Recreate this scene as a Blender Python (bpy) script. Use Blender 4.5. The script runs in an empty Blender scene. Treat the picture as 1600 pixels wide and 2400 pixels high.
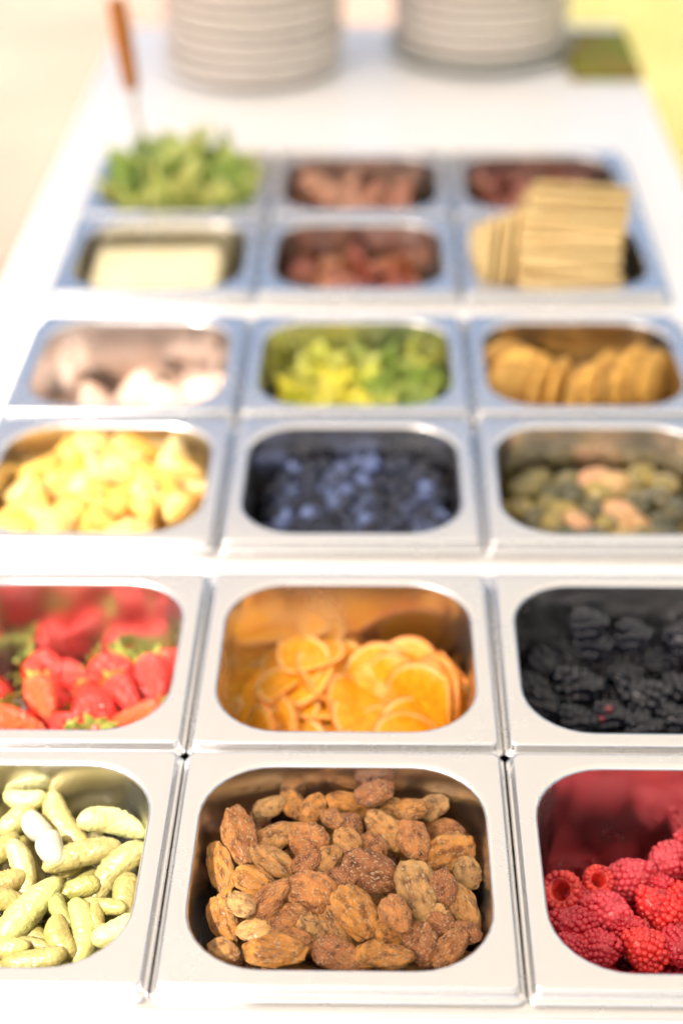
import bpy, bmesh, math, random
import numpy as np
from mathutils import Vector, Matrix, Quaternion, noise

random.seed(7); np.random.seed(7)
scene = bpy.context.scene
COL = scene.collection
TABLE_Z = 0.900
RIM_Z = 0.912                      # height of the pans' flat rims; mm coordinates below are relative to it

# ------------------------------------------------------------------ camera, sky, sun, exposure
cam_d = bpy.data.cameras.new('camera'); cam = bpy.data.objects.new('camera', cam_d); COL.objects.link(cam)
cam.location = (0.01829, -0.46592, RIM_Z + 0.58902)
cam.rotation_euler = (math.radians(55.675), math.radians(0.602), math.radians(1.238))
cam_d.sensor_width = 36.0; cam_d.lens = 54.0; cam_d.clip_start = 0.02; cam_d.clip_end = 500
cam_d.dof.use_dof = True; cam_d.dof.focus_distance = 0.792; cam_d.dof.aperture_fstop = 2.6
scene.camera = cam

SUN_EL = math.radians(52); HX, HY = -0.65, -0.76           # horizontal direction towards the sun
w = bpy.data.worlds.new('World'); scene.world = w; w.use_nodes = True
nt = w.node_tree; nt.nodes.clear()
sky = nt.nodes.new('ShaderNodeTexSky'); sky.sky_type = 'NISHITA'; sky.sun_disc = False
sky.sun_elevation = SUN_EL; sky.sun_rotation = math.atan2(HX, HY); sky.air_density = 1.0; sky.dust_density = 8.0; sky.ozone_density = 0.4
bg = nt.nodes.new('ShaderNodeBackground'); bg.inputs['Strength'].default_value = 0.15
out = nt.nodes.new('ShaderNodeOutputWorld')
nt.links.new(sky.outputs[0], bg.inputs[0]); nt.links.new(bg.outputs[0], out.inputs[0])

sd = bpy.data.lights.new('sun', 'SUN'); sd.energy = 3.0; sd.angle = math.radians(0.5); sd.color = (1.0, 0.97, 0.94)
sun = bpy.data.objects.new('sun', sd); COL.objects.link(sun)
to_sun = Vector((HX, HY, 0)).normalized() * math.cos(SUN_EL) + Vector((0, 0, math.sin(SUN_EL)))
sun.rotation_euler = to_sun.to_track_quat('Z', 'Y').to_euler(); sun.location = (-2, -2, 4)

scene.view_settings.view_transform = 'Standard'; scene.view_settings.look = 'None'
scene.view_settings.exposure = 1.42; scene.view_settings.gamma = 1.0

# ------------------------------------------------------------------ helpers
def P(x, y, z=0.0):                                         # mm on the rim plane -> metres
    return Vector((x / 1000.0, y / 1000.0, RIM_Z + z / 1000.0))

def mesh_from(name, verts, faces, mat=None, smooth=True, mats=None, midx=None):
    me = bpy.data.meshes.new(name); me.from_pydata([tuple(v) for v in verts], [], [tuple(f) for f in faces])
    for m in (mats or ([mat] if mat else [])): me.materials.append(m)
    if midx is not None: me.polygons.foreach_set('material_index', midx)
    me.polygons.foreach_set('use_smooth', [smooth] * len(me.polygons)); me.update()
    return me

def from_bm(name, bm, mat, smooth=True):
    me = bpy.data.meshes.new(name); bm.normal_update(); bm.to_mesh(me); bm.free()
    me.materials.append(mat); me.polygons.foreach_set('use_smooth', [smooth] * len(me.polygons)); me.update()
    return me

def add(name, me, parent=None, kind=None, color=None):
    o = bpy.data.objects.new(name, me); COL.objects.link(o)
    if parent is not None: o.parent = parent
    if kind: o['kind'] = kind
    if color: o.color = (*color, 1)
    return o

def tag(o, label, cat, group=None):
    o['label'] = label; o['category'] = cat
    if group: o['group'] = group
    return o

def frame(pos, xdir, normal, sx=1, sy=1, sz=1):
    n = Vector(normal).normalized(); x = Vector(xdir); x = (x - n * x.dot(n)).normalized(); y = n.cross(x)
    R = Matrix((x, y, n)).transposed().to_4x4()
    return Matrix.Translation(pos) @ R @ Matrix.Diagonal((sx, sy, sz, 1))

ORD = ['', 'second', 'third', 'fourth', 'fifth', 'sixth', 'seventh', 'eighth', 'ninth', 'tenth', 'eleventh', 'twelfth',
       'thirteenth', 'fourteenth', 'fifteenth', 'sixteenth', 'seventeenth', 'eighteenth']
def write_labels(items, noun, cat, group, rows=3, where=None):
    """items: (object, adjective, x_mm, y_mm) -- looks first, then zone of the pan, then rank from the left."""
    ys = [i[3] for i in items]; xs = [i[2] for i in items]
    y0, y1, x0, x1 = min(ys), max(ys) + .01, min(xs), max(xs) + .01
    names = {3: ['front', 'middle', 'back'], 4: ['front', 'near middle', 'far middle', 'back'], 1: ['']}[rows]
    groups = {}
    for o, adj, x, y in items:
        r = int((y - y0) / (y1 - y0) * rows); c = int((x - x0) / (x1 - x0) * 3)
        groups.setdefault((adj, r, c), []).append((x, o))
    for (adj, r, c), lst in groups.items():
        lst.sort(key=lambda t: t[0])
        side = ['left', 'centre', 'right'][c]
        zone = f'{names[r]} {side}'.strip()
        for k, (x, o) in enumerate(lst):
            n = len(lst)
            rank = '' if n == 1 else ('leftmost ' if k == 0 else 'rightmost ' if k == n - 1 else ORD[k] + ' from left, ')
            lab = f'{rank}{adj} {noun} at {zone} of its {where or "pan"}'
            tag(o, ' '.join(lab.split()), cat, group)

# ------------------------------------------------------------------ materials
def new_mat(name):
    m = bpy.data.materials.new(name); m.use_nodes = True
    return m, m.node_tree.nodes, m.node_tree.links, m.node_tree.nodes['Principled BSDF']

def N(nodes, kind, **kw):
    n = nodes.new(kind)
    for k, v in kw.items():
        if k in n.inputs: n.inputs[k].default_value = v
        else: setattr(n, k, v)
    return n

def noise_fac(nodes, links, scale, detail=4, lo=.4, hi=.6, coord='Object', stretch=None, seed_by_object=True):
    tc = nodes.new('ShaderNodeTexCoord'); src = tc.outputs[coord]
    if stretch:
        mp = nodes.new('ShaderNodeMapping'); mp.inputs['Scale'].default_value = stretch
        links.new(src, mp.inputs[0]); src = mp.outputs[0]
    if seed_by_object:
        oi = nodes.new('ShaderNodeObjectInfo'); ad = nodes.new('ShaderNodeVectorMath'); ad.operation = 'MULTIPLY_ADD'
        ad.inputs[0].default_value = (37, 19, 53)
        cb = nodes.new('ShaderNodeCombineXYZ')
        for i in range(3): links.new(oi.outputs['Random'], cb.inputs[i])
        links.new(cb.outputs[0], ad.inputs[1]); links.new(src, ad.inputs[2]); src = ad.outputs[0]
    n = N(nodes, 'ShaderNodeTexNoise', Scale=scale, Detail=detail); links.new(src, n.inputs['Vector'])
    r = nodes.new('ShaderNodeMapRange'); r.inputs['From Min'].default_value = lo; r.inputs['From Max'].default_value = hi
    links.new(n.outputs['Fac'], r.inputs['Value'])
    return r.outputs[0], n.outputs['Fac']

def mix(nodes, links, fac, a, b, blend='MIX'):
    m = nodes.new('ShaderNodeMix'); m.data_type = 'RGBA'; m.blend_type = blend
    for sock, v in ((0, fac), (6, a), (7, b)):
        if isinstance(v, (int, float)): m.inputs[sock].default_value = v
        elif isinstance(v, tuple): m.inputs[sock].default_value = (*v, 1)
        else: links.new(v, m.inputs[sock])
    return m.outputs[2]

def bump(nodes, links, bs, fac, strength, dist):
    b = N(nodes, 'ShaderNodeBump', Strength=strength, Distance=dist)
    links.new(fac, b.inputs['Height']); links.new(b.outputs[0], bs.inputs['Normal']); return b

def food(name, base=None, second=(.5, .3, .1), scale=6, lo=.45, hi=.62, rough=.4, bscale=30, bstr=.4, bdist=.002,
         sss=0.0, srad=(1, .4, .2), sscale=.004, coat=0.0, spec=.5, crough=.1):
    """food surface: per-object tone (object colour) mottled with a second colour, fine relief, some gloss"""
    m, nd, ln, bs = new_mat(name)
    oi = nd.new('ShaderNodeObjectInfo')
    a = base if base else oi.outputs['Color']
    f, raw = noise_fac(nd, ln, scale, 5, lo, hi)
    ln.new(mix(nd, ln, f, a, second), bs.inputs['Base Color'])
    bs.inputs['Roughness'].default_value = rough; bs.inputs['Specular IOR Level'].default_value = spec
    bs.inputs['Coat Weight'].default_value = coat; bs.inputs['Coat Roughness'].default_value = crough
    if sss:
        bs.inputs['Subsurface Weight'].default_value = sss; bs.inputs['Subsurface Radius'].default_value = srad
        bs.inputs['Subsurface Scale'].default_value = sscale
    if bstr:
        _, raw2 = noise_fac(nd, ln, bscale, 3); bump(nd, ln, bs, raw2, bstr, bdist)
    return m

def steel_mat(name, base, rough, stretch, bs_=.12):
    m, nd, ln, bs = new_mat(name)
    f, raw = noise_fac(nd, ln, 90, 2, .1, .9, stretch=stretch)
    ln.new(mix(nd, ln, f, tuple(c * .97 for c in base), base), bs.inputs['Base Color'])
    bs.inputs['Metallic'].default_value = 1.0
    mr = nd.new('ShaderNodeMapRange'); mr.inputs['To Min'].default_value = rough - .015; mr.inputs['To Max'].default_value = rough + .02
    ln.new(f, mr.inputs['Value']); ln.new(mr.outputs[0], bs.inputs['Roughness'])
    f2, raw2 = noise_fac(nd, ln, 7, 1); f3, _ = noise_fac(nd, ln, 26, 5, .5, .72)
    sm = nd.new('ShaderNodeMath'); sm.operation = 'MULTIPLY_ADD'; sm.inputs[1].default_value = .07; ln.new(f3, sm.inputs[0]); ln.new(mr.outputs[0], sm.inputs[2]); ln.new(sm.outputs[0], bs.inputs['Roughness'])
    bump(nd, ln, bs, raw2, bs_, .004)
    return m

STEEL = steel_mat('brushed_steel', (.64, .64, .64), .24, (1, 14, 1))
STEEL_IN = steel_mat('pressed_steel', (.68, .67, .66), .22, (1, 1, 1), .02)

def plain(name, base, rough=.5, var=.06, scale=8, bstr=.05, bdist=.001, coat=0):
    m, nd, ln, bs = new_mat(name)
    f, raw = noise_fac(nd, ln, scale, 4, .3, .7)
    ln.new(mix(nd, ln, f, tuple(c * (1 - var) for c in base), base), bs.inputs['Base Color'])
    bs.inputs['Roughness'].default_value = rough; bs.inputs['Coat Weight'].default_value = coat
    if bstr: bump(nd, ln, bs, raw, bstr, bdist)
    return m

WHITE = plain('white_laminate', (.80, .80, .80), .38, .03, 5, .03)
CERAMIC = plain('greige_stoneware', (.64, .585, .53), .42, .1, 40, .08)
CERAMIC_DARK = plain('grey_stoneware', (.42, .42, .38), .45, .1, 40, .08)
WOOD, _nd, _ln, _bs = new_mat('amber_wood')
_f, _r = noise_fac(_nd, _ln, 40, 4, .35, .65, stretch=(1, 1, .08))
_ln.new(mix(_nd, _ln, _f, (.30, .095, .008), (.42, .15, .015)), _bs.inputs['Base Color']); _bs.inputs['Roughness'].default_value = .4
# ------------------------------------------------------------------ ground
def sand_and_grass():
    m, nd, ln, bs = new_mat('pale_sand')
    f, raw = noise_fac(nd, ln, 1.6, 8, .3, .7, seed_by_object=False)
    ln.new(mix(nd, ln, f, (.25, .17, .125), (.31, .215, .155)), bs.inputs['Base Color']); bs.inputs['Roughness'].default_value = .9
    _, r2 = noise_fac(nd, ln, 60, 6, seed_by_object=False); bump(nd, ln, bs, r2, .5, .02)
    g, nd, ln, bs = new_mat('dry_lawn')
    f, raw = noise_fac(nd, ln, 2.2, 8, .35, .65, seed_by_object=False)
    ln.new(mix(nd, ln, f, (.26, .235, .075), (.35, .30, .12)), bs.inputs['Base Color']); bs.inputs['Roughness'].default_value = .9
    _, r2 = noise_fac(nd, ln, 80, 6, seed_by_object=False); bump(nd, ln, bs, r2, .6, .03)
    return m, g
SAND, LAWN = sand_and_grass()
add('ground', mesh_from('ground', [(-150, -150, 0), (150, -150, 0), (150, 150, 0), (-150, 150, 0)], [(0, 1, 2, 3)], SAND), kind='structure')
lv, lf = [], []
ys = [-150, -20, -3] + [i * .12 for i in range(-20, 90)] + [20, 60, 150]
for i, y in enumerate(ys):
    e = .30 + .12 * noise.noise((y * .9, 3.1, 0)) + .05 * noise.noise((y * 4, 7, 0))
    lv += [(e, y, .004), (150, y, .004)]
    if i: lf.append((2 * i - 2, 2 * i - 1, 2 * i + 1, 2 * i))
add('lawn', mesh_from('lawn', lv, lf, LAWN), kind='structure')
gv, gf = [], []
for i in range(16000):
    x = .28 + 1.9 * random.random() ** 1.3; y = 2.3 + 4.2 * random.random(); h = random.uniform(.02, .05); a = random.uniform(0, 6.28)
    dx, dy = math.cos(a) * .003, math.sin(a) * .003; lx, ly = random.gauss(0, .015), random.gauss(0, .015); b = len(gv)
    gv += [(x - dx, y - dy, .003), (x + dx, y + dy, .003), (x + lx, y + ly, h)]; gf.append((b, b + 1, b + 2))
GRASS = food('grass_blades', (.24, .225, .05), (.34, .285, .10), 3, .35, .65, .6, bstr=0)
add('grass', mesh_from('grass', gv, gf, GRASS, smooth=False), kind='stuff')

# ------------------------------------------------------------------ table
COLX = [-178, 0, 178]
ROWY = [82, 248, 442, 610, 811, 980]
WELLS = [(-266, 266, 0, 331), (-266, 266, 360, 693), (-266, 266, 729, 1063)]       # steel frames' inner edge region, mm
def make_table():
    xs = [-320, -262, 262, 327]; yc = [-330]
    for a, b, c, d in WELLS: yc += [c + 4, d - 4]
    yc.append(1530)
    bm = bmesh.new(); V = {}
    for i, x in enumerate(xs):
        for j, y in enumerate(yc):
            V[i, j] = bm.verts.new((x / 1000, y / 1000, TABLE_Z))
    for i in range(3):
        for j in range(len(yc) - 1):
            if i == 1 and j in (1, 3, 5): continue
            bm.faces.new((V[i, j], V[i + 1, j], V[i + 1, j + 1], V[i, j + 1]))
    top = list(bm.faces)
    r = bmesh.ops.extrude_face_region(bm, geom=top)
    for v in [e for e in r['geom'] if isinstance(e, bmesh.types.BMVert)]: v.co.z -= .03
    bmesh.ops.recalc_face_normals(bm, faces=bm.faces)
    bmesh.ops.bevel(bm, geom=[e for e in bm.edges if len(e.link_faces) == 2 and e.calc_face_angle() > 1], offset=.0025, segments=3, affect='EDGES')
    t = bpy.data.objects.new('buffet_table', None); COL.objects.link(t); t.location = (0, .6, 0)
    tag(t, 'long white topped buffet table with three wells cut in it', 'table')
    def part(name, me):
        o = add(name, me, t); o.location = (0, -.6, 0); return o
    tp = from_bm('tabletop', bm, WHITE, smooth=False); part('tabletop', tp)
    legm = plain('white_metal', (.7, .7, .7), .4)
    for x in (-.285, .29):
        for y in (-.29, 1.49):
            bm = bmesh.new(); bmesh.ops.create_cube(bm, size=1, matrix=Matrix.Translation((x, y, .435)) @ Matrix.Diagonal((.04, .04, .87, 1)))
            part('leg', from_bm('leg', bm, legm, smooth=False))
    return t
make_table()

# ------------------------------------------------------------------ pans
def rr(hx, hy, r, z, n=9):
    pts = []
    for cx, cy, a0 in ((hx - r, hy - r, 0), (-hx + r, hy - r, 90), (-hx + r, -hy + r, 180), (hx - r, -hy + r, 270)):
        for k in range(n):
            a = math.radians(a0 + 90 * k / (n - 1)); pts.append((cx + r * math.cos(a), cy + r * math.sin(a), z))
    return pts
def loft(rings, cap_last=False):
    v, f = [], []; n = len(rings[0])
    for r in rings: v += [(x / 1000, y / 1000, z / 1000) for x, y, z in r]
    for i in range(len(rings) - 1):
        for k in range(n):
            k2 = (k + 1) % n; f.append((i * n + k, i * n + k2, (i + 1) * n + k2, (i + 1) * n + k))
    if cap_last: f.append(tuple((len(rings) - 1) * n + k for k in range(n)))
    return v, f
OX, OY, HX_, HY_ = 75, 68.5, 88.75, 82.8
def pan_meshes():
    prof = [(0, -8.8), (0, -7.6), (.5, -6.8), (1.2, -6.5), (2.0, -6.4), (2.6, -5.8), (2.8, -4.4), (2.95, -2.4), (3.15, -1.1), (3.8, -.3), (4.6, -.04), (5.4, 0)]
    rings = [rr(HX_ - d, HY_ - d, 4.8 - d * .2, z) for d, z in prof]
    rings.append(rr(OX + 3.8, OY + 3.8, 41.5, 0)); rings.append(rr(OX + 3.0, OY + 3.0, 41, 0))
    fl = loft(rings)
    ins = [rr(OX + 3.0, OY + 3.0, 41, 0)]
    for a in (12, 25, 40, 55, 70, 82, 88):
        a = math.radians(a); ins.append(rr(OX + 3 * (1 - math.sin(a)), OY + 3 * (1 - math.sin(a)), 38 + 3 * (1 - math.sin(a)), -3 * (1 - math.cos(a))))
    for d in (8, 25, 45, 65, 84): ins.append(rr(OX - .055 * d, OY - .055 * d, 38, -d))
    for a in (25, 50, 75, 90):
        a = math.radians(a); ins.append(rr(OX - 4.7 - 10 * (1 - math.cos(a)), OY - 4.7 - 10 * (1 - math.cos(a)), 38 - 8 * (1 - math.cos(a)), -86 - 10 * math.sin(a)))
    bs = loft(ins, True)
    return mesh_from('pan_rim', *fl, STEEL), mesh_from('pan_basin', *bs, STEEL_IN)
RIM_ME, BASIN_ME = pan_meshes()
ROWN = ['front', 'second', 'third', 'fourth', 'fifth', 'far']
COLN = ['left', 'middle', 'right']
FILL = [['pale green pickles', 'candied pecans', 'raspberries'], ['strawberries', 'orange slices', 'blackberries'],
        ['yellow pineapple chunks', 'blueberries', 'olives and almonds'], ['pale ham rolls', 'chopped green lettuce', 'round toasts'],
        ['cheese slices', 'folded red salami', 'stacked square crackers'], ['leafy green lettuce heaped high', 'folded pink ham', 'dark cured sausage slices']]
PANS = {}
pj = random.Random(3)
for r in range(6):
    for c in range(3):
        o = bpy.data.objects.new('food_pan', None); COL.objects.link(o)
        o.location = P(COLX[c], ROWY[r]); o.rotation_euler = (0, 0, math.radians(pj.uniform(-.25, .25)))
        side = 'at the left' if c == 0 else 'in the middle' if c == 1 else 'at the right'
        tag(o, f'steel food pan of {FILL[r][c]}, {side} of the {ROWN[r]} row', 'food pan', 'steel food pans set in the table')
        add('rim', RIM_ME, o); add('basin', BASIN_ME, o); PANS[r, c] = o

# steel frames that line the three wells
def well_frame_mesh(x0, x1, y0, y1):
    cx, cy, hx, hy = (x0 + x1) / 2, (y0 + y1) / 2, (x1 - x0) / 2, (y1 - y0) / 2
    ring = [(-12, -175), (-8, -168), (-6, -10.4), (-5.6, -9.4), (-4.6, -9.0), (4.4, -9.0), (5.4, -9.2), (6.0, -9.8), (6.1, -11.2), (5.4, -11.9)]
    v, f = loft([[(x + cx, y + cy, z) for x, y, z in rr(hx + d, hy + d, 12 + d * .5, z)] for d, z in ring[::-1]], True)
    return mesh_from('well_frame', [(x, y, z + RIM_Z) for x, y, z in v], f, STEEL_IN)
for (a, nm) in zip(WELLS, ('front', 'middle', 'far')):
    o = add('well_frame', well_frame_mesh(*a)); tag(o, f'thin steel frame under the six pans of the {nm} well', 'well frame', 'steel frames round the wells')

# ------------------------------------------------------------------ meshes of the food
ICO = {}
def ico(sub):
    if sub not in ICO:
        bm = bmesh.new(); bmesh.ops.create_icosphere(bm, subdivisions=sub, radius=1); bm.verts.ensure_lookup_table()
        ICO[sub] = (np.array([v.co[:] for v in bm.verts]), [tuple(v.index for v in f.verts) for f in bm.faces]); bm.free()
    return ICO[sub]
def fbm(p, s, seed, o=3):
    q = Vector(p) * s + Vector((seed * 7.3, seed * 3.1, seed * 5.7)); t, a = 0, 1
    for _ in range(o): t += a * noise.noise(q); q = q * 2.1; a *= .5
    return t

def pecan_mesh(seed):
    V, F = ico(5); rnd = random.Random(seed); out = []
    groove = rnd.choice([0, .05, .10, .14, .17]); gw = rnd.uniform(.10, .18); bend = rnd.uniform(-.12, .12); tip = rnd.uniform(.02, .22); low = rnd.uniform(.12, .2)
    for p in V:
        x, y, z = p
        r = 1 + low * fbm(p, 1.2, seed, 2) + .085 * fbm(p, 3.0, seed + 9, 2) + .026 * fbm(p, 8, seed + 20, 2) + .045 * max(0, noise.noise(Vector(p) * 14 + Vector((seed * 3.3, 0, 0))))
        r -= groove * math.exp(-(y / gw) ** 2) * max(0, z) ** .5 * (1 - .3 * abs(x))
        out.append((x * r * .5, (y * r * (1 - tip * max(0, x) ** 1.5) + bend * (x * x - .4)) * .5, z * r * .5))
    return mesh_from('candied_pecan', out, F, NUT)

def tube_mesh(name, L, R, bend, seed, mat, rings=40, seg=26, wart=.075, taper=.22):
    v, f = [], []; rnd = random.Random(seed); lean = rnd.uniform(-taper, taper)
    for i in range(rings + 1):
        t = i / rings; u = 2 * t - 1
        rad = R * max(0.0, 1 - abs(u) ** 3.2) ** .5 * (1 + lean * u)
        x = (t - .5) * L; yb = bend * L * (u * u - .4)
        for k in range(seg):
            a = 2 * math.pi * k / seg; d = Vector((0, math.cos(a), math.sin(a))); q = Vector((x / R, d.y, d.z))
            w = max(0, noise.noise(q * 6.0 + Vector((seed * 9.1, 0, 0))) - .12) * wart * 3 + .03 * noise.noise(q * .9 + Vector((0, seed, 0))) + .012 * math.cos(6 * a + seed)
            rr_ = rad * (1 + w)
            v.append((x, yb + d.y * rr_, d.z * rr_))
    for i in range(rings):
        for k in range(seg): f.append((i * seg + k, i * seg + (k + 1) % seg, (i + 1) * seg + (k + 1) % seg, (i + 1) * seg + k))
    return mesh_from(name, v, f, mat)

def berry_mesh(name, mats, seed, drup=.118, rows=7, hollow=True, pick=None, sub=2, gap=1.72, inset=.55):
    """unit berry: axis +z to the tip, length 1, diameter 1, built of drupelets round a core"""
    V, F = ico(sub); vs, fs, mi = [], [], []; rnd = random.Random(seed)
    def prof(t):                                       # t 0 tip .. 1 rim
        return .46 * (math.sin(min(1, t * 1.12 + .06) * math.pi / 2) ** .75) * (1 - .10 * max(0, t - .75) * 4)
    for i in range(rows):
        t = (i + .1) / (rows - .4); r = prof(t) - drup * inset; z = .5 - t * .9 - drup * .3
        n = max(1, int(2 * math.pi * r / (drup * gap))) if i else 3
        if i == 0: r = drup * .7
        for k in range(n):
            a = 2 * math.pi * (k + .5 * (i % 2) + rnd.uniform(-.12, .12)) / n
            s = drup * rnd.uniform(.86, 1.12); c = np.array([r * math.cos(a), r * math.sin(a), z + rnd.uniform(-.02, .02)])
            od = np.array([math.cos(a), math.sin(a), .45 * (1 - t)]); od /= np.linalg.norm(od)
            q = V * s + np.outer(V @ od, od) * s * .18 + c; b = len(vs)
            vs += q.tolist(); fs += [tuple(x + b for x in f) for f in F]; m = pick(rnd, a, t) if pick else 0; mi += [m] * len(F)
    # core, with the hollow inside
    seg = 18; b = len(vs)
    lev = [(.02, .44), (.24, .36), (.36, .15), (.38, -.15), (.36, -.38)] + ([(.26, -.40), (.20, -.1), (.12, .18), (.01, .26)] if hollow else [(.2, -.42), (.01, -.43)])
    for r, z in lev:
        for k in range(seg): a = 2 * math.pi * k / seg; vs.append((r * math.cos(a), r * math.sin(a), z))
    for i in range(len(lev) - 1):
        for k in range(seg):
            fs.append((b + i * seg + k, b + i * seg + (k + 1) % seg, b + (i + 1) * seg + (k + 1) % seg, b + (i + 1) * seg + k)); mi.append(0)
    return mesh_from(name, vs, fs, mats=mats, midx=mi)

def lumpy(name, mat, seed, sub=3, amp=.12, freq=1.3, dent=0):
    V, F = ico(sub); o = []
    for p in V:
        r = 1 + amp * fbm(p, freq, seed, 3)
        if dent and p[2] > .75: r -= dent * ((p[2] - .75) / .25) ** 1.5
        o.append(tuple(p * r * .5))
    return mesh_from(name, o, F, mat)

def box_mesh(name, mat, sx, sy, sz, bev, seg=2, warp=0, seed=0, cuts=0):
    bm = bmesh.new(); bmesh.ops.create_cube(bm, size=1, matrix=Matrix.Diagonal((sx, sy, sz, 1)))
    bmesh.ops.bevel(bm, geom=list(bm.edges), offset=bev, segments=seg, affect='EDGES', profile=.6)
    if cuts: bmesh.ops.subdivide_edges(bm, edges=[e for e in bm.edges if e.calc_length() > bev * 4], cuts=cuts, use_grid_fill=True)
    if warp:
        for v in bm.verts: v.co += Vector((fbm(v.co / sx, 2, seed, 2), fbm(v.co / sx, 2, seed + 4, 2), fbm(v.co / sx, 2, seed + 8, 2))) * warp
    bmesh.ops.triangulate(bm, faces=[f for f in bm.faces if len(f.verts) > 4])
    return from_bm(name, bm, mat)

def sheet_mesh(name, mat, fn, nr=10, na=28, thick=.0012):
    """thin folded sheet: fn(r, a) -> xyz for r 0..1; both faces and an edge"""
    v, f = [], []
    top = [[Vector(fn(r / nr, 2 * math.pi * k / na)) for k in range(na)] for r in range(nr + 1)]
    for s in (0, 1):
        for r in range(nr + 1):
            for k in range(na):
                a = top[min(r + 1, nr)][k] - top[max(r - 1, 0)][k]; b_ = top[r][(k + 1) % na] - top[r][k - 1]
                n = a.cross(b_); n = n.normalized() if n.length > 1e-9 else Vector((0, 0, 1))
                v.append(top[r][k] - n * thick * s)
    m = (nr + 1) * na
    for r in range(nr):
        for k in range(na):
            a, b_, c, d = r * na + k, r * na + (k + 1) % na, (r + 1) * na + (k + 1) % na, (r + 1) * na + k
            f.append((a, d, c, b_)); f.append((m + a, m + b_, m + c, m + d))
    for k in range(na):
        a, b_ = nr * na + k, nr * na + (k + 1) % na; f.append((a, m + a, m + b_, b_))
    return mesh_from(name, v, f, mat)

def disc_ring(name, mat, r0, r1, th, seg=44, bulge=.0):
    """flat ring (or disc when r0 == 0) with thickness, axis z"""
    pr = [(r0, th / 2), ((r0 + r1) / 2, th / 2 + bulge), (r1 - th * .2, th / 2), (r1, th * .25), (r1, -th * .25), (r1 - th * .2, -th / 2), ((r0 + r1) / 2, -th / 2 - bulge), (r0, -th / 2)]
    v, f = [], []
    for r, z in pr:
        for k in range(seg): a = 2 * math.pi * k / seg; v.append((r * math.cos(a), r * math.sin(a), z))
    for i in range(len(pr) - 1):
        for k in range(seg): f.append((i * seg + k, (i + 1) * seg + k, (i + 1) * seg + (k + 1) % seg, i * seg + (k + 1) % seg))
    return mesh_from(name, v, f, mat)

CAMV = (cam.location - P(0, 60, -25)).normalized()
def facing(tilt=.5, jit=.22, rnd=random):
    n = Vector((0, 0, 1)) * (1 - tilt) + CAMV * tilt + Vector((rnd.gauss(0, jit), rnd.gauss(0, jit), 0)); return n.normalized()
def ang(a): a = math.radians(a); return Vector((math.cos(a), math.sin(a), 0))
def size_word(l, lo, hi): return 'small' if l < lo else 'large' if l > hi else 'medium sized'
NUTS = [[-64,95,-24,30,11,-72,'g'],[-60,63,-24,24,9,-67,'g'],[-55,114,-16,29,17,-78,'b'],[-41,138,-21,18,11,27,'p'],[-28,142,-21,18,8,-64,'g'],[-36,114,-16,25,13,27,'t'],[-17,137,-21,15,11,62,'g'],[-35,94,-16,24,14,-15,'t'],[-18,109,-16,20,16,-20,'b'],[-45,82,-16,22,13,-29,'g'],[-5,125,-16,18,11,-60,'b'],[-8,97,-16,18,10,52,'t'],[-18,95,-16,14,8,42,'d'],[-14,75,-16,25,23,-20,'b'],[-37,69,-16,23,12,42,'b'],[-51,66,-16,15,10,-58,'p'],[-24,64,-24,19,18,16,'b'],[-43,57,-24,16,11,11,'p'],[-34,56,-24,12,11,-49,'b'],[-14,58,-24,12,11,-19,'p'],[-32,42,-24,37,15,-9,'g'],[-22,48,-24,16,9,-19,'b'],[-4,42,-24,18,16,-9,'d'],[-58,42,-24,11,7,-43,'t'],[-5,62,-24,20,12,-34,'t'],[17,143,-14,20,14,21,'d'],[4,141,-21,25,9,-10,'g'],[29,138,-21,13,9,-31,'t'],[48,138,-21,16,14,11,'p'],[37,132,-16,7,6,0,'g'],[23,118,-16,24,14,-51,'t'],[38,112,-16,22,16,-66,'b'],[56,108,-24,28,23,31,'g'],[56,125,-24,19,14,-20,'b'],[66,94,-24,10,6,-82,'p'],[61,73,-24,26,15,-66,'t'],[15,87,-16,29,25,-30,'d'],[39,77,-16,29,19,-71,'p'],[8,62,-16,27,21,-45,'g'],[2,56,-24,26,13,-34,'t'],[28,59,-16,18,13,-60,'b'],[24,56,-24,15,11,-20,'g'],[16,42,-24,14,6,45,'g'],[25,39,-24,21,12,1,'g'],[41,48,-24,20,19,-60,'d'],[55,45,-24,21,10,54,'b'],[46,65,-24,15,8,30,'p'],[62,56,-24,11,8,-20,'d'],[52,59,-24,12,11,-40,'d'],[4,121,-16,15,13,-80,'d'],[3,107,-16,12,7,-60,'t'],[16,108,-16,16,8,-50,'b'],[52,77,-16,12,7,-81,'d'],[5,39,-24,15,8,-29,'b'],[-1,84,-16,9,7,-20,'d']]
PICKLES = [[-170,94,-26,39,12,-77,'p'],[-161,70,-26,41,16,-126,'y'],[-152,131,-26,43,14,-50,'y'],[-126,128,-26,36,14,-3,'p'],[-139,106,-26,41,14,18,'o'],[-121,95,-26,44,15,50,'o'],[-132,57,-26,35,14,-80,'y'],[-112,79,-26,24,13,-88,'o'],[-141,51,-26,20,13,-66,'o'],[-152,37,-26,31,12,7,'o'],[-169,43,-26,26,10,1,'y'],[-153,47,-26,12,7,-20,'o'],[-178,89,-26,8,13,13,'o'],[-176,74,-26,10,12,4,'o'],[-180,133,-26,12,14,42,'y'],[-114,55,-26,17,12,37,'p'],[-124,61,-26,13,10,110,'o'],[-144,68,-26,11,9,-59,'o'],[-177,144,-20,6,11,-5,'p'],[-122,71,-26,12,8,-16,'o'],[-184,108,-26,8,13,37,'o'],[-139,84,-26,12,11,21,'o'],[-193,70,-26,24,13,-13,'y'],[-205,101,-26,27,14,-6,'o'],[-205,119,-26,24,13,-29,'y'],[-199,54,-26,25,13,7,'o'],[-196,94,-26,19,14,53,'p']]
ONIONS = [[-166,122,-20,19,13,-47,'w'],[-155,106,-20,19,14,-65,'w']]
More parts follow.
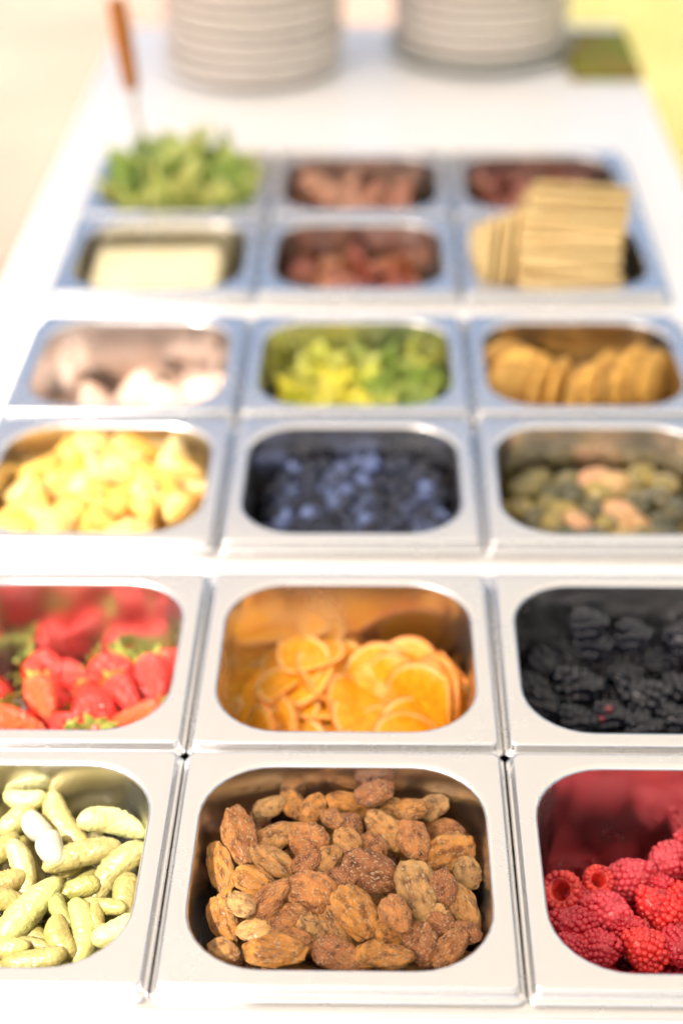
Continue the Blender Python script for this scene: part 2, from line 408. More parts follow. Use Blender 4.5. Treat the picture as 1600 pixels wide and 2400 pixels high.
RASP = [[157,113,-46,23,19,30,'m'],[137,110,-46,16,16,1,'hole'],[177,124,-46,25,22,30,'m'],[119,102,-46,21,20,-10,'hole'],[142,88,-46,23,21,-26,'m'],[167,92,-46,22,23,-42,'b'],[120,80,-46,22,15,-20,'d'],[135,65,-46,20,17,1,'d'],[156,66,-46,21,22,-31,'b'],[174,65,-46,20,19,-85,'d'],[185,96,-46,21,22,-20,'b'],[128,95,-46,15,14,-42,'d'],[153,140,-56,16,13,1,'d'],[151,78,-46,14,11,1,'d'],[119,66,-46,14,10,-30,'d'],[170,108,-46,15,13,1,'d'],[196,119,-46,23,21,1,'m'],[196,88,-46,22,22,-65,'b'],[190,67,-46,21,21,-31,'m'],[170,142,-51,18,16,1,'d'],[194,140,-48,22,21,-21,'m'],[211,107,-46,22,21,-10,'m'],[137,140,-62,20,17,-10,'d'],[118,134,-62,17,12,1,'d'],[209,140,-52,22,21,-21,'m']]
STRAW = [[-205,297,-50,37,30,-21,'h'],[-157,244,-40,46,37,-75,'m'],[-122,269,-40,34,26,-77,'m'],[-177,287,-50,28,21,-58,'m'],[-188,250,-40,34,24,-66,'o'],[-199,228,-40,35,16,-20,'o'],[-129,234,-40,33,17,25,'o'],[-149,272,-40,30,23,-49,'m'],[-148,305,-50,20,18,-31,'h'],[-229,255,-40,37,28,-30,'m'],[-245,237,-40,38,26,-55,'m'],[-254,286,-50,36,29,-20,'m'],[-239,296,-50,32,28,0,'o'],[-268,249,-40,36,26,-38,'m'],[-173,228,-40,26,19,-39,'m'],[-138,253,-40,29,24,-58,'m']]
BLACK = [[144,272,-44,34,26,0,'r'],[184,262,-44,32,26,-33,'k'],[196,304,-50,28,21,0,'k'],[159,305,-37,24,25,-22,'k'],[126,292,-44,23,20,-74,'k'],[162,245,-44,23,17,0,'r'],[123,253,-44,23,19,-33,'k'],[213,305,-32,23,25,-23,'k'],[206,270,-44,24,21,-67,'k'],[200,241,-44,23,19,-11,'k'],[141,306,-48,19,19,-44,'k'],[166,304,-50,20,18,-34,'k'],[154,306,-21,22,20,0,'k'],[140,240,-44,23,19,0,'k'],[180,234,-44,21,16,0,'k'],[226,290,-44,25,23,-34,'k'],[222,252,-44,26,23,-11,'k'],[237,274,-44,25,22,-46,'k'],[238,242,-44,25,21,0,'k'],[183,306,-30,23,21,-11,'k'],[238,306,-38,23,21,0,'k'],[115,272,-44,21,17,-64,'k'],[174,281,-44,20,18,-22,'k']]
def in_pan(r, c, x, y, m=10):
    dx, dy = abs(x - COLX[c]), abs(y - ROWY[r]); hx, hy = OX - 3 - m, OY - 3 - m
    if dx > hx or dy > hy: return False
    ex, ey = dx - (hx - 26), dy - (hy - 26)
    return not (ex > 0 and ey > 0 and math.hypot(ex, ey) > 27)
def heap(r, c, nx, ny, zf, seed, m=10, jit=.3):
    rnd = random.Random(seed); out = []
    for j in range(ny):
        for i in range(nx):
            x = COLX[c] + (2 * (i + .5 + .5 * (j % 2) - .25 + rnd.uniform(-jit, jit)) / nx - 1) * (OX - m); y = ROWY[r] + (2 * (j + .5 + rnd.uniform(-jit, jit)) / ny - 1) * (OY - m)
            if in_pan(r, c, x, y, m): out.append((x, y, zf(x, y) + rnd.uniform(-2, 2)))
    return out
# ------------------------------------------------------------------ front row: candied pecans
NUT, nd, ln, bs = new_mat('candied_nut')
oi = nd.new('ShaderNodeObjectInfo')
f1, _ = noise_fac(nd, ln, 3.0, 6, .46, .64); f2, _ = noise_fac(nd, ln, 17, 4, .54, .66); f3, _ = noise_fac(nd, ln, 4.2, 7, .46, .62)
mixf = nd.new('ShaderNodeMath'); mixf.operation = 'MULTIPLY'; mixf.inputs[1].default_value = .9; ln.new(f2, mixf.inputs[0])
dk = mix(nd, ln, 1.0, oi.outputs['Color'], (.42, .32, .26), 'MULTIPLY')
c1 = mix(nd, ln, f3, oi.outputs['Color'], dk); c2 = mix(nd, ln, f1, c1, mix(nd, ln, 1.0, oi.outputs['Color'], (1.4, 1.45, 1.4), 'MULTIPLY'))
c3 = mix(nd, ln, mixf.outputs[0], c2, (.80, .58, .32)); ln.new(c3, bs.inputs['Base Color'])
bs.inputs['Roughness'].default_value = .5; bs.inputs['Coat Weight'].default_value = .12; bs.inputs['Coat Roughness'].default_value = .2
_, rb = noise_fac(nd, ln, 16, 5); _, rc = noise_fac(nd, ln, 48, 2)
ad = nd.new('ShaderNodeMath'); ad.operation = 'MULTIPLY_ADD'; ad.inputs[1].default_value = 1.3; ln.new(rc, ad.inputs[0]); ln.new(rb, ad.inputs[2])
bump(nd, ln, bs, ad.outputs[0], .8, .05)
bs.inputs['Subsurface Weight'].default_value = .12; bs.inputs['Subsurface Radius'].default_value = (1, .5, .2); bs.inputs['Subsurface Scale'].default_value = .002

NT = {'g': ((.74, .30, .05), 'golden'), 'b': ((.62, .235, .06), 'brown'), 'd': ((.47, .165, .05), 'dark brown'), 't': ((.68, .31, .08), 'tan'), 'p': ((.76, .40, .13), 'pale')}
PEC = [pecan_mesh(s) for s in range(13)]
items = []
for i, (x, y, z, l, wd, a, t) in enumerate(NUTS):
    c, adj = NT[t]; k = random.uniform(.88, 1.12)
    o = add('candied_pecan', PEC[(i * 5) % 13], color=tuple(q * k for q in c)); th = max(8, min(.5 * wd + 2, 11)); wd = min(wd, .72 * l + 2)
    o.matrix_world = frame(P(x, y, z + random.uniform(-2, 2)), ang(a), facing(.45, .22), max(17, min(l, 29)) * 1.14 / 1000, max(12, min(wd, 19)) * 1.16 / 1000, th / 1000)
    items.append((o, f'{size_word(l, 15, 26)} {adj}', x, y))
lay = random.Random(11)
for i in range(63):                                        # pieces of the layer below that show through the gaps
    x, y = -68 + 136 * ((i % 9) + lay.uniform(-.3, .3)) / 8, 19 + 126 * ((i // 9) + lay.uniform(-.3, .3)) / 5
    if not in_pan(0, 1, x, y, 5): continue
    t = lay.choice('bdgtb'); c, adj = NT[t]
    o = add('candied_pecan', PEC[lay.randrange(13)], color=c)
    o.matrix_world = frame(P(x, y, -43 + lay.uniform(-3, 3)), ang(lay.uniform(0, 180)), facing(.3, .3, lay), lay.uniform(22, 28) / 1000, lay.uniform(15, 19) / 1000, .012)
    items.append((o, f'half buried {adj}', x, y))
for i, (x, y, z) in enumerate(heap(0, 1, 7, 7, lambda x, y: -53, 81, 4, .25)):
    t = lay.choice('bdgt'); c, adj = NT[t]; o = add('candied_pecan', PEC[i % 13], color=c)
    o.matrix_world = frame(P(x, y, z), ang(lay.uniform(0, 180)), facing(.2, .3, lay), .026, .018, .012); items.append((o, f'deep buried {adj}', x, y))
write_labels(items, 'candied pecan', 'candied nut', 'candied pecans heaped in the front middle pan')

# ------------------------------------------------------------------ pickles
PICKLE = food('pickle_skin', None, (.36, .29, .10), 160, .48, .66, .36, 330, .6, .002, sss=.25, srad=(1, .9, .5), sscale=.003, coat=.15, crough=.25)
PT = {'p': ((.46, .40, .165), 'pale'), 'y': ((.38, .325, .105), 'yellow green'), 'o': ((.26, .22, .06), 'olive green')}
items = []
for i, (x, y, z, l, wd, a, t) in enumerate(PICKLES):
    c, adj = PT[t]; L = max(l * 1.08, 26) / 1000; R = wd * .5 / 1000
    me = tube_mesh('pickle', L, R, random.choice([-.11, -.06, .03, .06, .11]), i + 1, PICKLE)
    o = add('pickle', me, color=tuple(q * random.uniform(.9, 1.1) for q in c))
    o.matrix_world = frame(P(x, y, z + random.uniform(-3, 3)), ang(a) + Vector((0, 0, random.uniform(-.2, .25))), facing(.4, .15))
    items.append((o, f'{"short" if l < 22 else "long" if l > 38 else "medium length"} {adj}', x, y))
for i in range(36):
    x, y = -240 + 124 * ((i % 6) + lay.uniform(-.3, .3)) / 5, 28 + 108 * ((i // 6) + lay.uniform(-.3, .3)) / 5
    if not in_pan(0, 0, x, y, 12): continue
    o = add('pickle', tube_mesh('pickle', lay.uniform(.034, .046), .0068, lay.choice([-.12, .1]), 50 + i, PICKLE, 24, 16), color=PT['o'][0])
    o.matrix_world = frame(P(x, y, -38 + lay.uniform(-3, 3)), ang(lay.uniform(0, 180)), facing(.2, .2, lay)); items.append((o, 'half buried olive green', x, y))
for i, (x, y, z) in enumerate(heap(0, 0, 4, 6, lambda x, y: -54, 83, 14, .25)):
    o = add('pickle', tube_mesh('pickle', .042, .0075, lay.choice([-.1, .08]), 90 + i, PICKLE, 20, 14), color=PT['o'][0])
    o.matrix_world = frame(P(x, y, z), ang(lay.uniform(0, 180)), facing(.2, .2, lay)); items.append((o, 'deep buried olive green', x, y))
write_labels(items, 'pickle', 'pickle', 'pickles heaped in the front left pan')
ONION = food('onion_white', (.40, .39, .30), (.36, .34, .23), 8, .4, .7, .3, 60, .1, sss=.3, sscale=.005, coat=.3)
items = []
for i, (x, y, z, l, wd, a, t) in enumerate(ONIONS):
    o = add('pickled_onion', tube_mesh('pickled_onion', l * 1.05 / 1000, wd * .5 / 1000, .08, 30 + i, ONION, 30, 22, .0))
    o.matrix_world = frame(P(x, y, z), ang(a) , facing(.4, .1)); items.append((o, 'glossy white', x, y))
tag(items[0][0], 'white pickled onion among the pickles, the farther of the two', 'pickled onion', 'white onions among the pickles')
tag(items[1][0], 'white pickled onion among the pickles, the nearer of the two', 'pickled onion', 'white onions among the pickles')

# ------------------------------------------------------------------ raspberries
RASPM = food('raspberry_flesh', None, (.36, .008, .016), 3, .45, .7, .22, 40, .06, .02, sss=.08, srad=(1, .15, .12), sscale=.002, spec=.5)
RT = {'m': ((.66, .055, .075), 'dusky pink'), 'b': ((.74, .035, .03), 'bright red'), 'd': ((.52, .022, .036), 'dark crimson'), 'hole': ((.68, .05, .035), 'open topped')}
RB = [berry_mesh('raspberry', [RASPM], 60 + s, .088, 9, gap=1.68, inset=.45) for s in range(5)]
items = []
for i, (x, y, z, l, wd, a, t) in enumerate(RASP):
    if y > 130 and x < 180: continue
    c, adj = RT[t]; s = max(l, wd); s = max(17.5, min(s * 1.10, 25)) / 1000; k = random.uniform(.9, 1.1)
    o = add('raspberry', RB[i % 5], color=tuple(q * k for q in c))
    if t == 'hole': ax = -(CAMV + Vector((-.5 if x < 125 else .05, 0, .25))).normalized()
    else: ax = (ang(a + random.choice([0, 180])) * .8 + CAMV * random.uniform(.35, .9) + Vector((0, 0, .2))).normalized()
    xd = ax.orthogonal(); o.matrix_world = frame(P(x, y, z), Quaternion(ax, random.uniform(0, 6)) @ xd, ax, s * .98, s * .98, s * random.uniform(.98, 1.12))
    items.append((o, ('small ' if s < .019 else 'plump ') + adj, x, y))
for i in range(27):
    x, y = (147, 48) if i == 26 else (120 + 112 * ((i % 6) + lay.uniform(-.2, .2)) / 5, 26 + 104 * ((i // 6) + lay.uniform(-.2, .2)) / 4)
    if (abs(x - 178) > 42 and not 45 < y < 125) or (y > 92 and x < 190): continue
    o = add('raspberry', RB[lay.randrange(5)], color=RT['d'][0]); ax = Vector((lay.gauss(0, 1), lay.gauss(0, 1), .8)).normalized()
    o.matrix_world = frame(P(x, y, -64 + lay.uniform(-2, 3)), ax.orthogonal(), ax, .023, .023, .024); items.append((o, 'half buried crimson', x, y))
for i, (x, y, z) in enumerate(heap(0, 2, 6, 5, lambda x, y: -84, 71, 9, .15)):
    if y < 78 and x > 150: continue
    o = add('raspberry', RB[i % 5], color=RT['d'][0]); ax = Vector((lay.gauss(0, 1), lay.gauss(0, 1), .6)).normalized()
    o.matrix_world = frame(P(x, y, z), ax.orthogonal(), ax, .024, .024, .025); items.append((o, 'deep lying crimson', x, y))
write_labels(items, 'raspberry', 'raspberry', 'raspberries in the front right pan')

# ------------------------------------------------------------------ strawberries
STRAWM, nd, ln, bs = new_mat('strawberry_flesh')
oi = nd.new('ShaderNodeObjectInfo'); tc = nd.new('ShaderNodeTexCoord')
vo = N(nd, 'ShaderNodeTexVoronoi', Scale=11.0); ln.new(tc.outputs['Object'], vo.inputs['Vector'])
mr = nd.new('ShaderNodeMapRange'); mr.inputs['From Min'].default_value = .10; mr.inputs['From Max'].default_value = .16; mr.inputs['To Min'].default_value = 1; mr.inputs['To Max'].default_value = 0
ln.new(vo.outputs['Distance'], mr.inputs['Value'])
ln.new(mix(nd, ln, mr.outputs[0], oi.outputs['Color'], (.66, .16, .035)), bs.inputs['Base Color'])
bs.inputs['Roughness'].default_value = .28; bs.inputs['Coat Weight'].default_value = .2; bs.inputs['Subsurface Weight'].default_value = .1
bs.inputs['Subsurface Radius'].default_value = (1, .2, .1); bs.inputs['Subsurface Scale'].default_value = .004
bump(nd, ln, bs, vo.outputs['Distance'], .5, .05)
CALYX = food('calyx_green', (.22, .30, .05), (.42, .44, .10), 4, .4, .6, .5, bstr=.2)
def strawberry_mesh(seed):
    V, F = ico(4); o = []
    for p in V:
        x, y, z = p; t = (z + 1) / 2
        r = (.50 * (t ** .55) * (1.06 - .35 * max(0, t - .72) / .28)) * (1 + .09 * fbm(p, 1.2, seed, 2)); h = math.hypot(x, y) + 1e-6
        o.append((x / h * r * min(1, h * 1.5), y / h * r * min(1, h * 1.5), z * .58))
    return mesh_from('strawberry', o, F, STRAWM)
def calyx_mesh(seed):
    rnd = random.Random(seed); v, f = [], []
    for k in range(9):
        a = 2 * math.pi * k / 9 + rnd.uniform(-.2, .2); L = rnd.uniform(.30, .46); d = Vector((math.cos(a), math.sin(a), 0)); s = Vector((-d.y, d.x, 0)); b = len(v); up = rnd.uniform(-.05, .22)
        for q, wd, h in ((.02, .04, .54), (.14, .10, .56), (.28, .08, .565 + up * .3), (L, .004, .55 + up)):
            v += [d * q * 1.05 - s * wd + Vector((0, 0, h)), d * q * 1.05 + Vector((0, 0, h + .025)), d * q * 1.05 + s * wd + Vector((0, 0, h))]
        for j in range(3):
            for m in (0, 1): f.append((b + j * 3 + m, b + j * 3 + m + 1, b + j * 3 + m + 4, b + j * 3 + m + 3))
    b = len(v)
    for j, z in enumerate((.54, .64, .76)):
        for k in range(6): v.append(Vector((.028 * math.cos(k * 1.047) + .02 * j, .028 * math.sin(k * 1.047), z)))
    for j in range(2):
        for k in range(6): f.append((b + j * 6 + k, b + j * 6 + (k + 1) % 6, b + (j + 1) * 6 + (k + 1) % 6, b + (j + 1) * 6 + k))
    return mesh_from('calyx', v, f, CALYX)
SB = [strawberry_mesh(s) for s in range(4)]; CX = [calyx_mesh(s) for s in range(3)]
TT = {'h': ((.66, .10, .07), 'pale red'), 'm': ((.74, .03, .018), 'deep red'), 'o': ((.68, .085, .022), 'orange red')}
items = []
def put_straw(x, y, z, l, wd, ax, t, adj):
    c = TT[t][0]; o = add('strawberry', SB[len(items) % 4], color=c)
    o.matrix_world = frame(P(x, y, z), ax.orthogonal(), ax, wd / 1000, wd / 1000, l / 1000); add('calyx', CX[len(items) % 3], o)
    items.append((o, adj, x, y))
for i, (x, y, z, l, wd, a, t) in enumerate(STRAW):
    if y > 288: continue
    flip = [0, 0, 180, 0, 180, 180, 0, 180, 0, 0, 180, 0, 180, 0, 0, 180][i]
    ax = (ang(a + flip) + CAMV * random.uniform(-.1, .5)).normalized()
    put_straw(x, y, z - 2, max(26, min(l, 40)), max(22, min(wd, 33)), ax, t, f'{size_word(l, 30, 37)} {TT[t][1]}')
for i in range(16):
    x, y = -232 + 108 * ((i % 4) + lay.uniform(-.2, .2)) / 3, 202 + 92 * ((i // 4) + lay.uniform(-.2, .2)) / 3
    ax = Vector((lay.gauss(0, 1), lay.gauss(0, 1), .3)).normalized(); put_straw(x, y, -63, 40, 33, ax, 'm', 'half buried red')
write_labels(items, 'strawberry', 'strawberry', 'strawberries in the second row pan')

# ------------------------------------------------------------------ orange slices
FLESH, nd, ln, bs = new_mat('orange_flesh')
tc = nd.new('ShaderNodeTexCoord'); sx = nd.new('ShaderNodeSeparateXYZ'); ln.new(tc.outputs['Object'], sx.inputs[0])
at = nd.new('ShaderNodeMath'); at.operation = 'ARCTAN2'; ln.new(sx.outputs[1], at.inputs[0]); ln.new(sx.outputs[0], at.inputs[1])
mu = nd.new('ShaderNodeMath'); mu.operation = 'MULTIPLY'; mu.inputs[1].default_value = 5.0; ln.new(at.outputs[0], mu.inputs[0])
si = nd.new('ShaderNodeMath'); si.operation = 'SINE'; ln.new(mu.outputs[0], si.inputs[0]); ab = nd.new('ShaderNodeMath'); ab.operation = 'ABSOLUTE'; ln.new(si.outputs[0], ab.inputs[0])
mr = nd.new('ShaderNodeMapRange'); mr.inputs['From Min'].default_value = .05; mr.inputs['From Max'].default_value = .22; ln.new(ab.outputs[0], mr.inputs['Value'])
f1, r1 = noise_fac(nd, ln, 300, 3, .4, .65)
ln.new(mix(nd, ln, mr.outputs[0], (.80, .40, .04), mix(nd, ln, f1, (.70, .25, .004), (.80, .36, .010))), bs.inputs['Base Color'])
bs.inputs['Roughness'].default_value = .32; bs.inputs['Specular IOR Level'].default_value = .3; bs.inputs['Subsurface Weight'].default_value = .15; bs.inputs['Subsurface Radius'].default_value = (1, .5, .1); bs.inputs['Subsurface Scale'].default_value = .004
bump(nd, ln, bs, r1, .3, .001)
RIND = food('orange_rind', (.74, .24, .008), (.62, .17, .006), 200, .4, .6, .35, 900, .3, .0006, coat=.2)
PITH = food('orange_pith', (.82, .58, .24), (.78, .46, .12), 90, .4, .6, .55, bstr=.1)
def curl(me, c, ph):
    co = np.empty(len(me.vertices) * 3); me.vertices.foreach_get('co', co); co = co.reshape(-1, 3); x, y = co[:, 0], co[:, 1]; a = np.arctan2(y, x)
    co[:, 2] += c * (x * x * 22 - y * y * 14) + .0022 * (np.hypot(x, y) / .024) ** 2 * .6 * np.sin(3 * a + ph); co[:, 0] *= 1 + .03 * math.sin(ph); co[:, 1] *= 1 - .04 * math.cos(ph)
    me.vertices.foreach_set('co', co.reshape(-1)); me.update(); return me
SLV = []
for q in range(5):
    cc = (.6, -.5, .9, .25, -.8)[q]
    SLV.append([curl(disc_ring('orange_slice', FLESH, .0, .0212, .0020), cc * .45, q), curl(disc_ring('pith', PITH, .0211, .0230, .0022), cc * .45, q), curl(disc_ring('rind', RIND, .0229, .0244, .0022), cc * .45, q)])
SLICES = [(-25, 303, -38, -.1, .05, .95), (-36, 294, -42, -.35, -.2, .9), (-10, 292, -43, .3, -.1, .95), (-34, 283, -44, -.3, .1, .92), (-8, 280, -46, .35, .05, .9), (-42, 272, -48, -.45, -.2, .85),
          (-20, 270, -48, .05, .1, .97), (6, 268, -50, .4, -.2, .88), (-38, 260, -51, -.35, -.25, .88), (-14, 257, -52, .15, .05, .97), (12, 255, -53, .3, -.1, .94), (-48, 247, -53, -.6, -.3, .7),
          (-28, 243, -54, -.15, -.3, .92), (-2, 240, -55, .1, -.05, .96), (22, 242, -56, .25, -.2, .92), (-36, 229, -56, -.1, -.45, .85), (-10, 226, -57, .1, -.25, .95), (16, 226, -58, .1, -.3, .94), (-55, 236, -54, -.86, -.3, .3),
          (18, 286, -45, -.15, -.75, .62), (28, 280, -46, -.3, -.8, .5), (47, 266, -45, -.55, -.82, .16), (53, 268, -44, -.8, -.6, .1), (58, 270, -44, -.9, -.42, .1), (63, 273, -44, -.95, -.3, .1), (40, 286, -41, -.45, -.85, .3),
          (-52, 262, -54, -.5, -.1, .85), (-50, 284, -50, -.4, 0, .9), (42, 250, -57, .3, -.35, .9), (40, 236, -58, .2, -.3, .92), (-50, 222, -60, -.3, -.2, .93), (-40, 225, -72, -.2, -.1, .95), (0, 215, -72, .1, -.1, .95), (38, 222, -70, .2, -.1, .95), (-35, 275, -66, -.2, -.1, .95), (10, 275, -68, .1, -.1, .95), (45, 280, -70, .2, -.1, .95), (-5, 300, -60, 0, -.1, .95), (-40, 300, -56, -.2, -.1, .95)]
items = []
for i, (x, y, z, nx, ny, nz) in enumerate(SLICES):
    z -= 9; fl, pi, ri = SLV[i % 5]; o = add('orange_slice', fl); s = random.uniform(.92, 1.12)
    o.matrix_world = frame(P(x, y, z), ang(random.uniform(0, 360)) + Vector((0, 0, .3)), (nx, ny, nz), s, s, 1)
    add('pith', pi, o); add('rind', ri, o)
    items.append((o, 'upright thin' if nz < .35 else 'buried flat' if z < -59 else 'lying thin', x, y))
write_labels(items, 'orange slice', 'orange slice', 'orange slices in the second row pan')

# ------------------------------------------------------------------ blackberries
BK = food('blackberry_skin', None, (.010, .010, .018), 4, .45, .7, .08, 30, .03, .01, coat=0, spec=.5)
BKR = food('blackberry_red', (.20, .018, .022), (.10, .010, .016), 4, .4, .7, .26, 30, .05, .01, coat=.4)
BB = [berry_mesh('blackberry', [BK, BKR], 90 + s, .128, 6, False, gap=1.98, inset=.22, pick=(lambda r, a, t: 1 if (s % 3 == 0 and t > .55 and r.random() < .15) else 0)) for s in range(6)]
items = []
for i, (x, y, z, l, wd, a, t) in enumerate(BLACK):
    o = add('blackberry', BB[(0 if i % 2 else 3) if t == 'r' else (1, 2, 4, 5)[i % 4]], color=(.006, .008, .014))
    ax = (ang(a + random.choice([0, 180])) + CAMV * random.uniform(.1, .6)).normalized(); s = max(18, min(wd, 25)) / 1000; L = max(22, min(l * .95, 31)) / 1000
    o.matrix_world = frame(P(x, y, z - 3), ax.orthogonal(), ax, s, s, L); items.append((o, f'{size_word(l, 22, 27)} ' + ('reddish black' if t == 'r' else 'black'), x, y))
for i in range(30):
    x, y = 122 + 112 * ((i % 6) + lay.uniform(-.2, .2)) / 5, 198 + 104 * ((i // 6) + lay.uniform(-.2, .2)) / 4
    if abs(x - 178) > 42 and not 212 < y < 290: continue
    o = add('blackberry', BB[lay.randrange(6)], color=(.010, .008, .013)); ax = Vector((lay.gauss(0, 1), lay.gauss(0, 1), .5)).normalized()
    o.matrix_world = frame(P(x, y, -64 + lay.uniform(-2, 3) + (8 if y > 280 else 0)), ax.orthogonal(), ax, .022, .022, .026); items.append((o, 'half buried black', x, y))
write_labels(items, 'blackberry', 'blackberry', 'blackberries in the second row pan')

# ------------------------------------------------------------------ third row: pineapple, blueberries, olives with almonds
PINE = food('pineapple_flesh', None, (.56, .26, .035), 90, .45, .68, .6, 300, .3, .001, sss=.45, srad=(1, .7, .2), sscale=.006, spec=.2)
def wedge_mesh(seed):
    rnd = random.Random(seed); bm = bmesh.new(); a = rnd.uniform(.55, .8); L, Rr = rnd.uniform(.012, .016), rnd.uniform(.026, .032); k = .25
    pts = [(k * Rr, -.002), (Rr * math.cos(a / 2), -Rr * math.sin(a / 2)), (Rr, 0), (Rr * math.cos(a / 2), Rr * math.sin(a / 2)), (k * Rr, .002)]
    vs = [[bm.verts.new((x - Rr * .6, y, z)) for x, y in pts] for z in (-L / 2, L / 2)]
    bm.faces.new(vs[1]); bm.faces.new(vs[0][::-1])
    for i in range(5): bm.faces.new((vs[0][i], vs[0][(i + 1) % 5], vs[1][(i + 1) % 5], vs[1][i]))
    bmesh.ops.bevel(bm, geom=list(bm.edges), offset=.0016, segments=2, affect='EDGES'); bmesh.ops.recalc_face_normals(bm, faces=bm.faces)
    return from_bm('pineapple_chunk', bm, PINE)
WD = [wedge_mesh(s) for s in range(6)]
items = []
for lvl, (zb, nx, ny, word) in enumerate(((-19, 6, 5, ''), (-33, 6, 5, 'lower '), (-48, 7, 6, 'buried '))):
    for k, (x, y, z) in enumerate(heap(2, 0, nx, ny, lambda x, y: zb + (4 if y > 450 else 0), 5 + lvl, 13 if lvl < 2 else 8)):
        t = random.choice([((.58, .41, .16), 'pale yellow'), ((.58, .34, .08), 'golden yellow'), ((.60, .47, .22), 'creamy yellow')])
        o = add('pineapple_chunk', WD[k % 6], color=t[0]); o.matrix_world = frame(P(x, y, z), ang(random.uniform(0, 360)) + Vector((0, 0, random.uniform(-.6, .6))), facing(.3, .45), 1.6, 1.6, 1.4); items.append((o, word + t[1], x, y))
write_labels(items, 'pineapple chunk', 'pineapple chunk', 'pineapple chunks in the third row pan')

BLUE = food('blueberry_skin', None, (.014, .018, .040), 2.2, .42, .62, .5, 20, .1, .02, spec=.35)
def blueberry_mesh(seed):
    V, F = ico(3); o = []
    for p in V:
        x, y, z = p; h = math.hypot(x, y); r = .5 * (1 + .03 * fbm(p, 1.5, seed, 2)); zz = z * .9
        if z > .8: zz -= .30 * math.exp(-(h / .30) ** 2); zz += .10 * math.exp(-((h - .40) / .09) ** 2) * (1 + .5 * math.cos(5 * math.atan2(y, x)))
        o.append((x * r, y * r, zz * r))
    return mesh_from('blueberry', o, F, BLUE)
BL = [blueberry_mesh(s) for s in range(3)]
items = []
for lvl, (zb, nx, ny, word) in enumerate(((-38, 11, 10, ''), (-49, 10, 9, 'lower '))):
    for k, (x, y, z) in enumerate(heap(2, 1, nx, ny, lambda x, y: zb + max(0, (y - 455)) * .22 - max(0, abs(x) - 40) * .12, 15 + lvl, 8, .22)):
        b = random.choice([.15, .3, .5, 1.1, 3.0]) * random.uniform(.85, 1.15); s = random.uniform(14, 17.5) / 1000; ax = (Vector((random.gauss(0, .8), random.gauss(0, .8), .5)) + CAMV * .4).normalized()
        o = add('blueberry', BL[k % 3], color=(.040 * b, .056 * b, .115 * b)); o.matrix_world = frame(P(x, y, z), ax.orthogonal(), ax, s, s, s)
        items.append((o, word + ('pale bloomed' if b > 1.08 else 'dark' if b < .9 else 'dusty blue'), x, y))
write_labels(items, 'blueberry', 'blueberry', 'blueberries in the third row pan', 4)

OLIVE = food('olive_skin', None, (.12, .09, .02), 3, .45, .65, .24, 30, .05, coat=.5)
ALM = food('almond_skin', None, (.66, .44, .20), 4, .45, .65, .4, 30, .2, .02, coat=.2)
OLM = [lumpy('green_olive', OLIVE, 70 + s, 3, .05, 1.2, .16) for s in range(3)]; ALMM = [lumpy('almond', ALM, 80 + s, 3, .14, 1.1) for s in range(3)]
oli, alm = [], []
for lvl, (zb, nx, ny) in enumerate(((-44, 7, 7), (-58, 7, 6))):
    for k, (x, y, z) in enumerate(heap(2, 2, nx, ny, lambda x, y: zb + max(0, y - 440) * .14, 25 + lvl, 11)):
        low = 'lower ' if lvl else ''
        if (y < 415 and random.random() < .5) or random.random() < .16:
            t = random.choice([((.64, .40, .17), 'pale'), ((.60, .30, .16), 'pinkish'), ((.46, .24, .09), 'tan')])
            o = add('almond', ALMM[k % 3], color=t[0]); o.matrix_world = frame(P(x, y, z + 2), ang(random.uniform(-50, 50)), facing(.4, .3), .031, .022, .016); alm.append((o, low + t[1], x, y))
        else:
            t = random.choice([((.17, .135, .024), 'olive green'), ((.05, .05, .014), 'dark green'), ((.34, .25, .05), 'yellowish green')])
            o = add('green_olive', OLM[k % 3], color=t[0]); ax = Vector((random.gauss(0, 1), random.gauss(0, 1), .3)); o.matrix_world = frame(P(x, y, z), ax, facing(.3, .4), .027, .021, .021); oli.append((o, low + t[1], x, y))
write_labels(oli, 'olive', 'olive', 'olives in the third row pan'); write_labels(alm, 'blanched almond among olives', 'almond', 'almonds among the olives')

# ------------------------------------------------------------------ fourth row: ham rolls, chopped lettuce, toasts
HAM = food('poached_ham', None, (.50, .30, .20), 60, .45, .65, .4, 200, .15, .001, sss=.3, srad=(1, .4, .3), sscale=.005, coat=.15)
def ham_mesh(seed):
    rnd = random.Random(seed); ph = rnd.uniform(0, 6)
    def fn(r, a):
        x, y = .040 * r * math.cos(a), .046 * r * math.sin(a)
        return (x, y, .010 * math.cos(x * 75 + ph) * (1 + .3 * math.sin(y * 40)) + .005 * fbm((x * 30, y * 30, 0), 1, seed, 2) - 6 * x * x)
    return sheet_mesh('ham_slice', HAM, fn, 10, 40, .0022)
HR = [ham_mesh(s) for s in range(4)]
items = []
for i, (x, y, z, a) in enumerate([(-221, 604, -76, 10), (-216, 596, -69, -8), (-146, 600, -76, 5), (-140, 612, -69, -12), (-176, 598, -66, 8), (-152, 606, -60, 0), (-220, 612, -62, 15), (-215, 628, -70, 40), (-180, 632, -66, 20), (-145, 630, -68, -30)]):
    k = random.uniform(.9, 1.08); o = add('ham_slice', HR[i % 4], color=(.52 * k, .37 * k, .29 * k)); o.matrix_world = frame(P(x, y, z), ang(a), (0, -.1, 1))
    items.append((o, ['lowest peach', 'middle peach', 'lowest pale', 'pale upper', 'middle pale', 'topmost pale', 'topmost peach', 'far peach', 'far pale', 'far peach'][i], x, y))
write_labels(items, 'soft ham slice', 'ham', 'ham slices in the fourth row pan', 1)

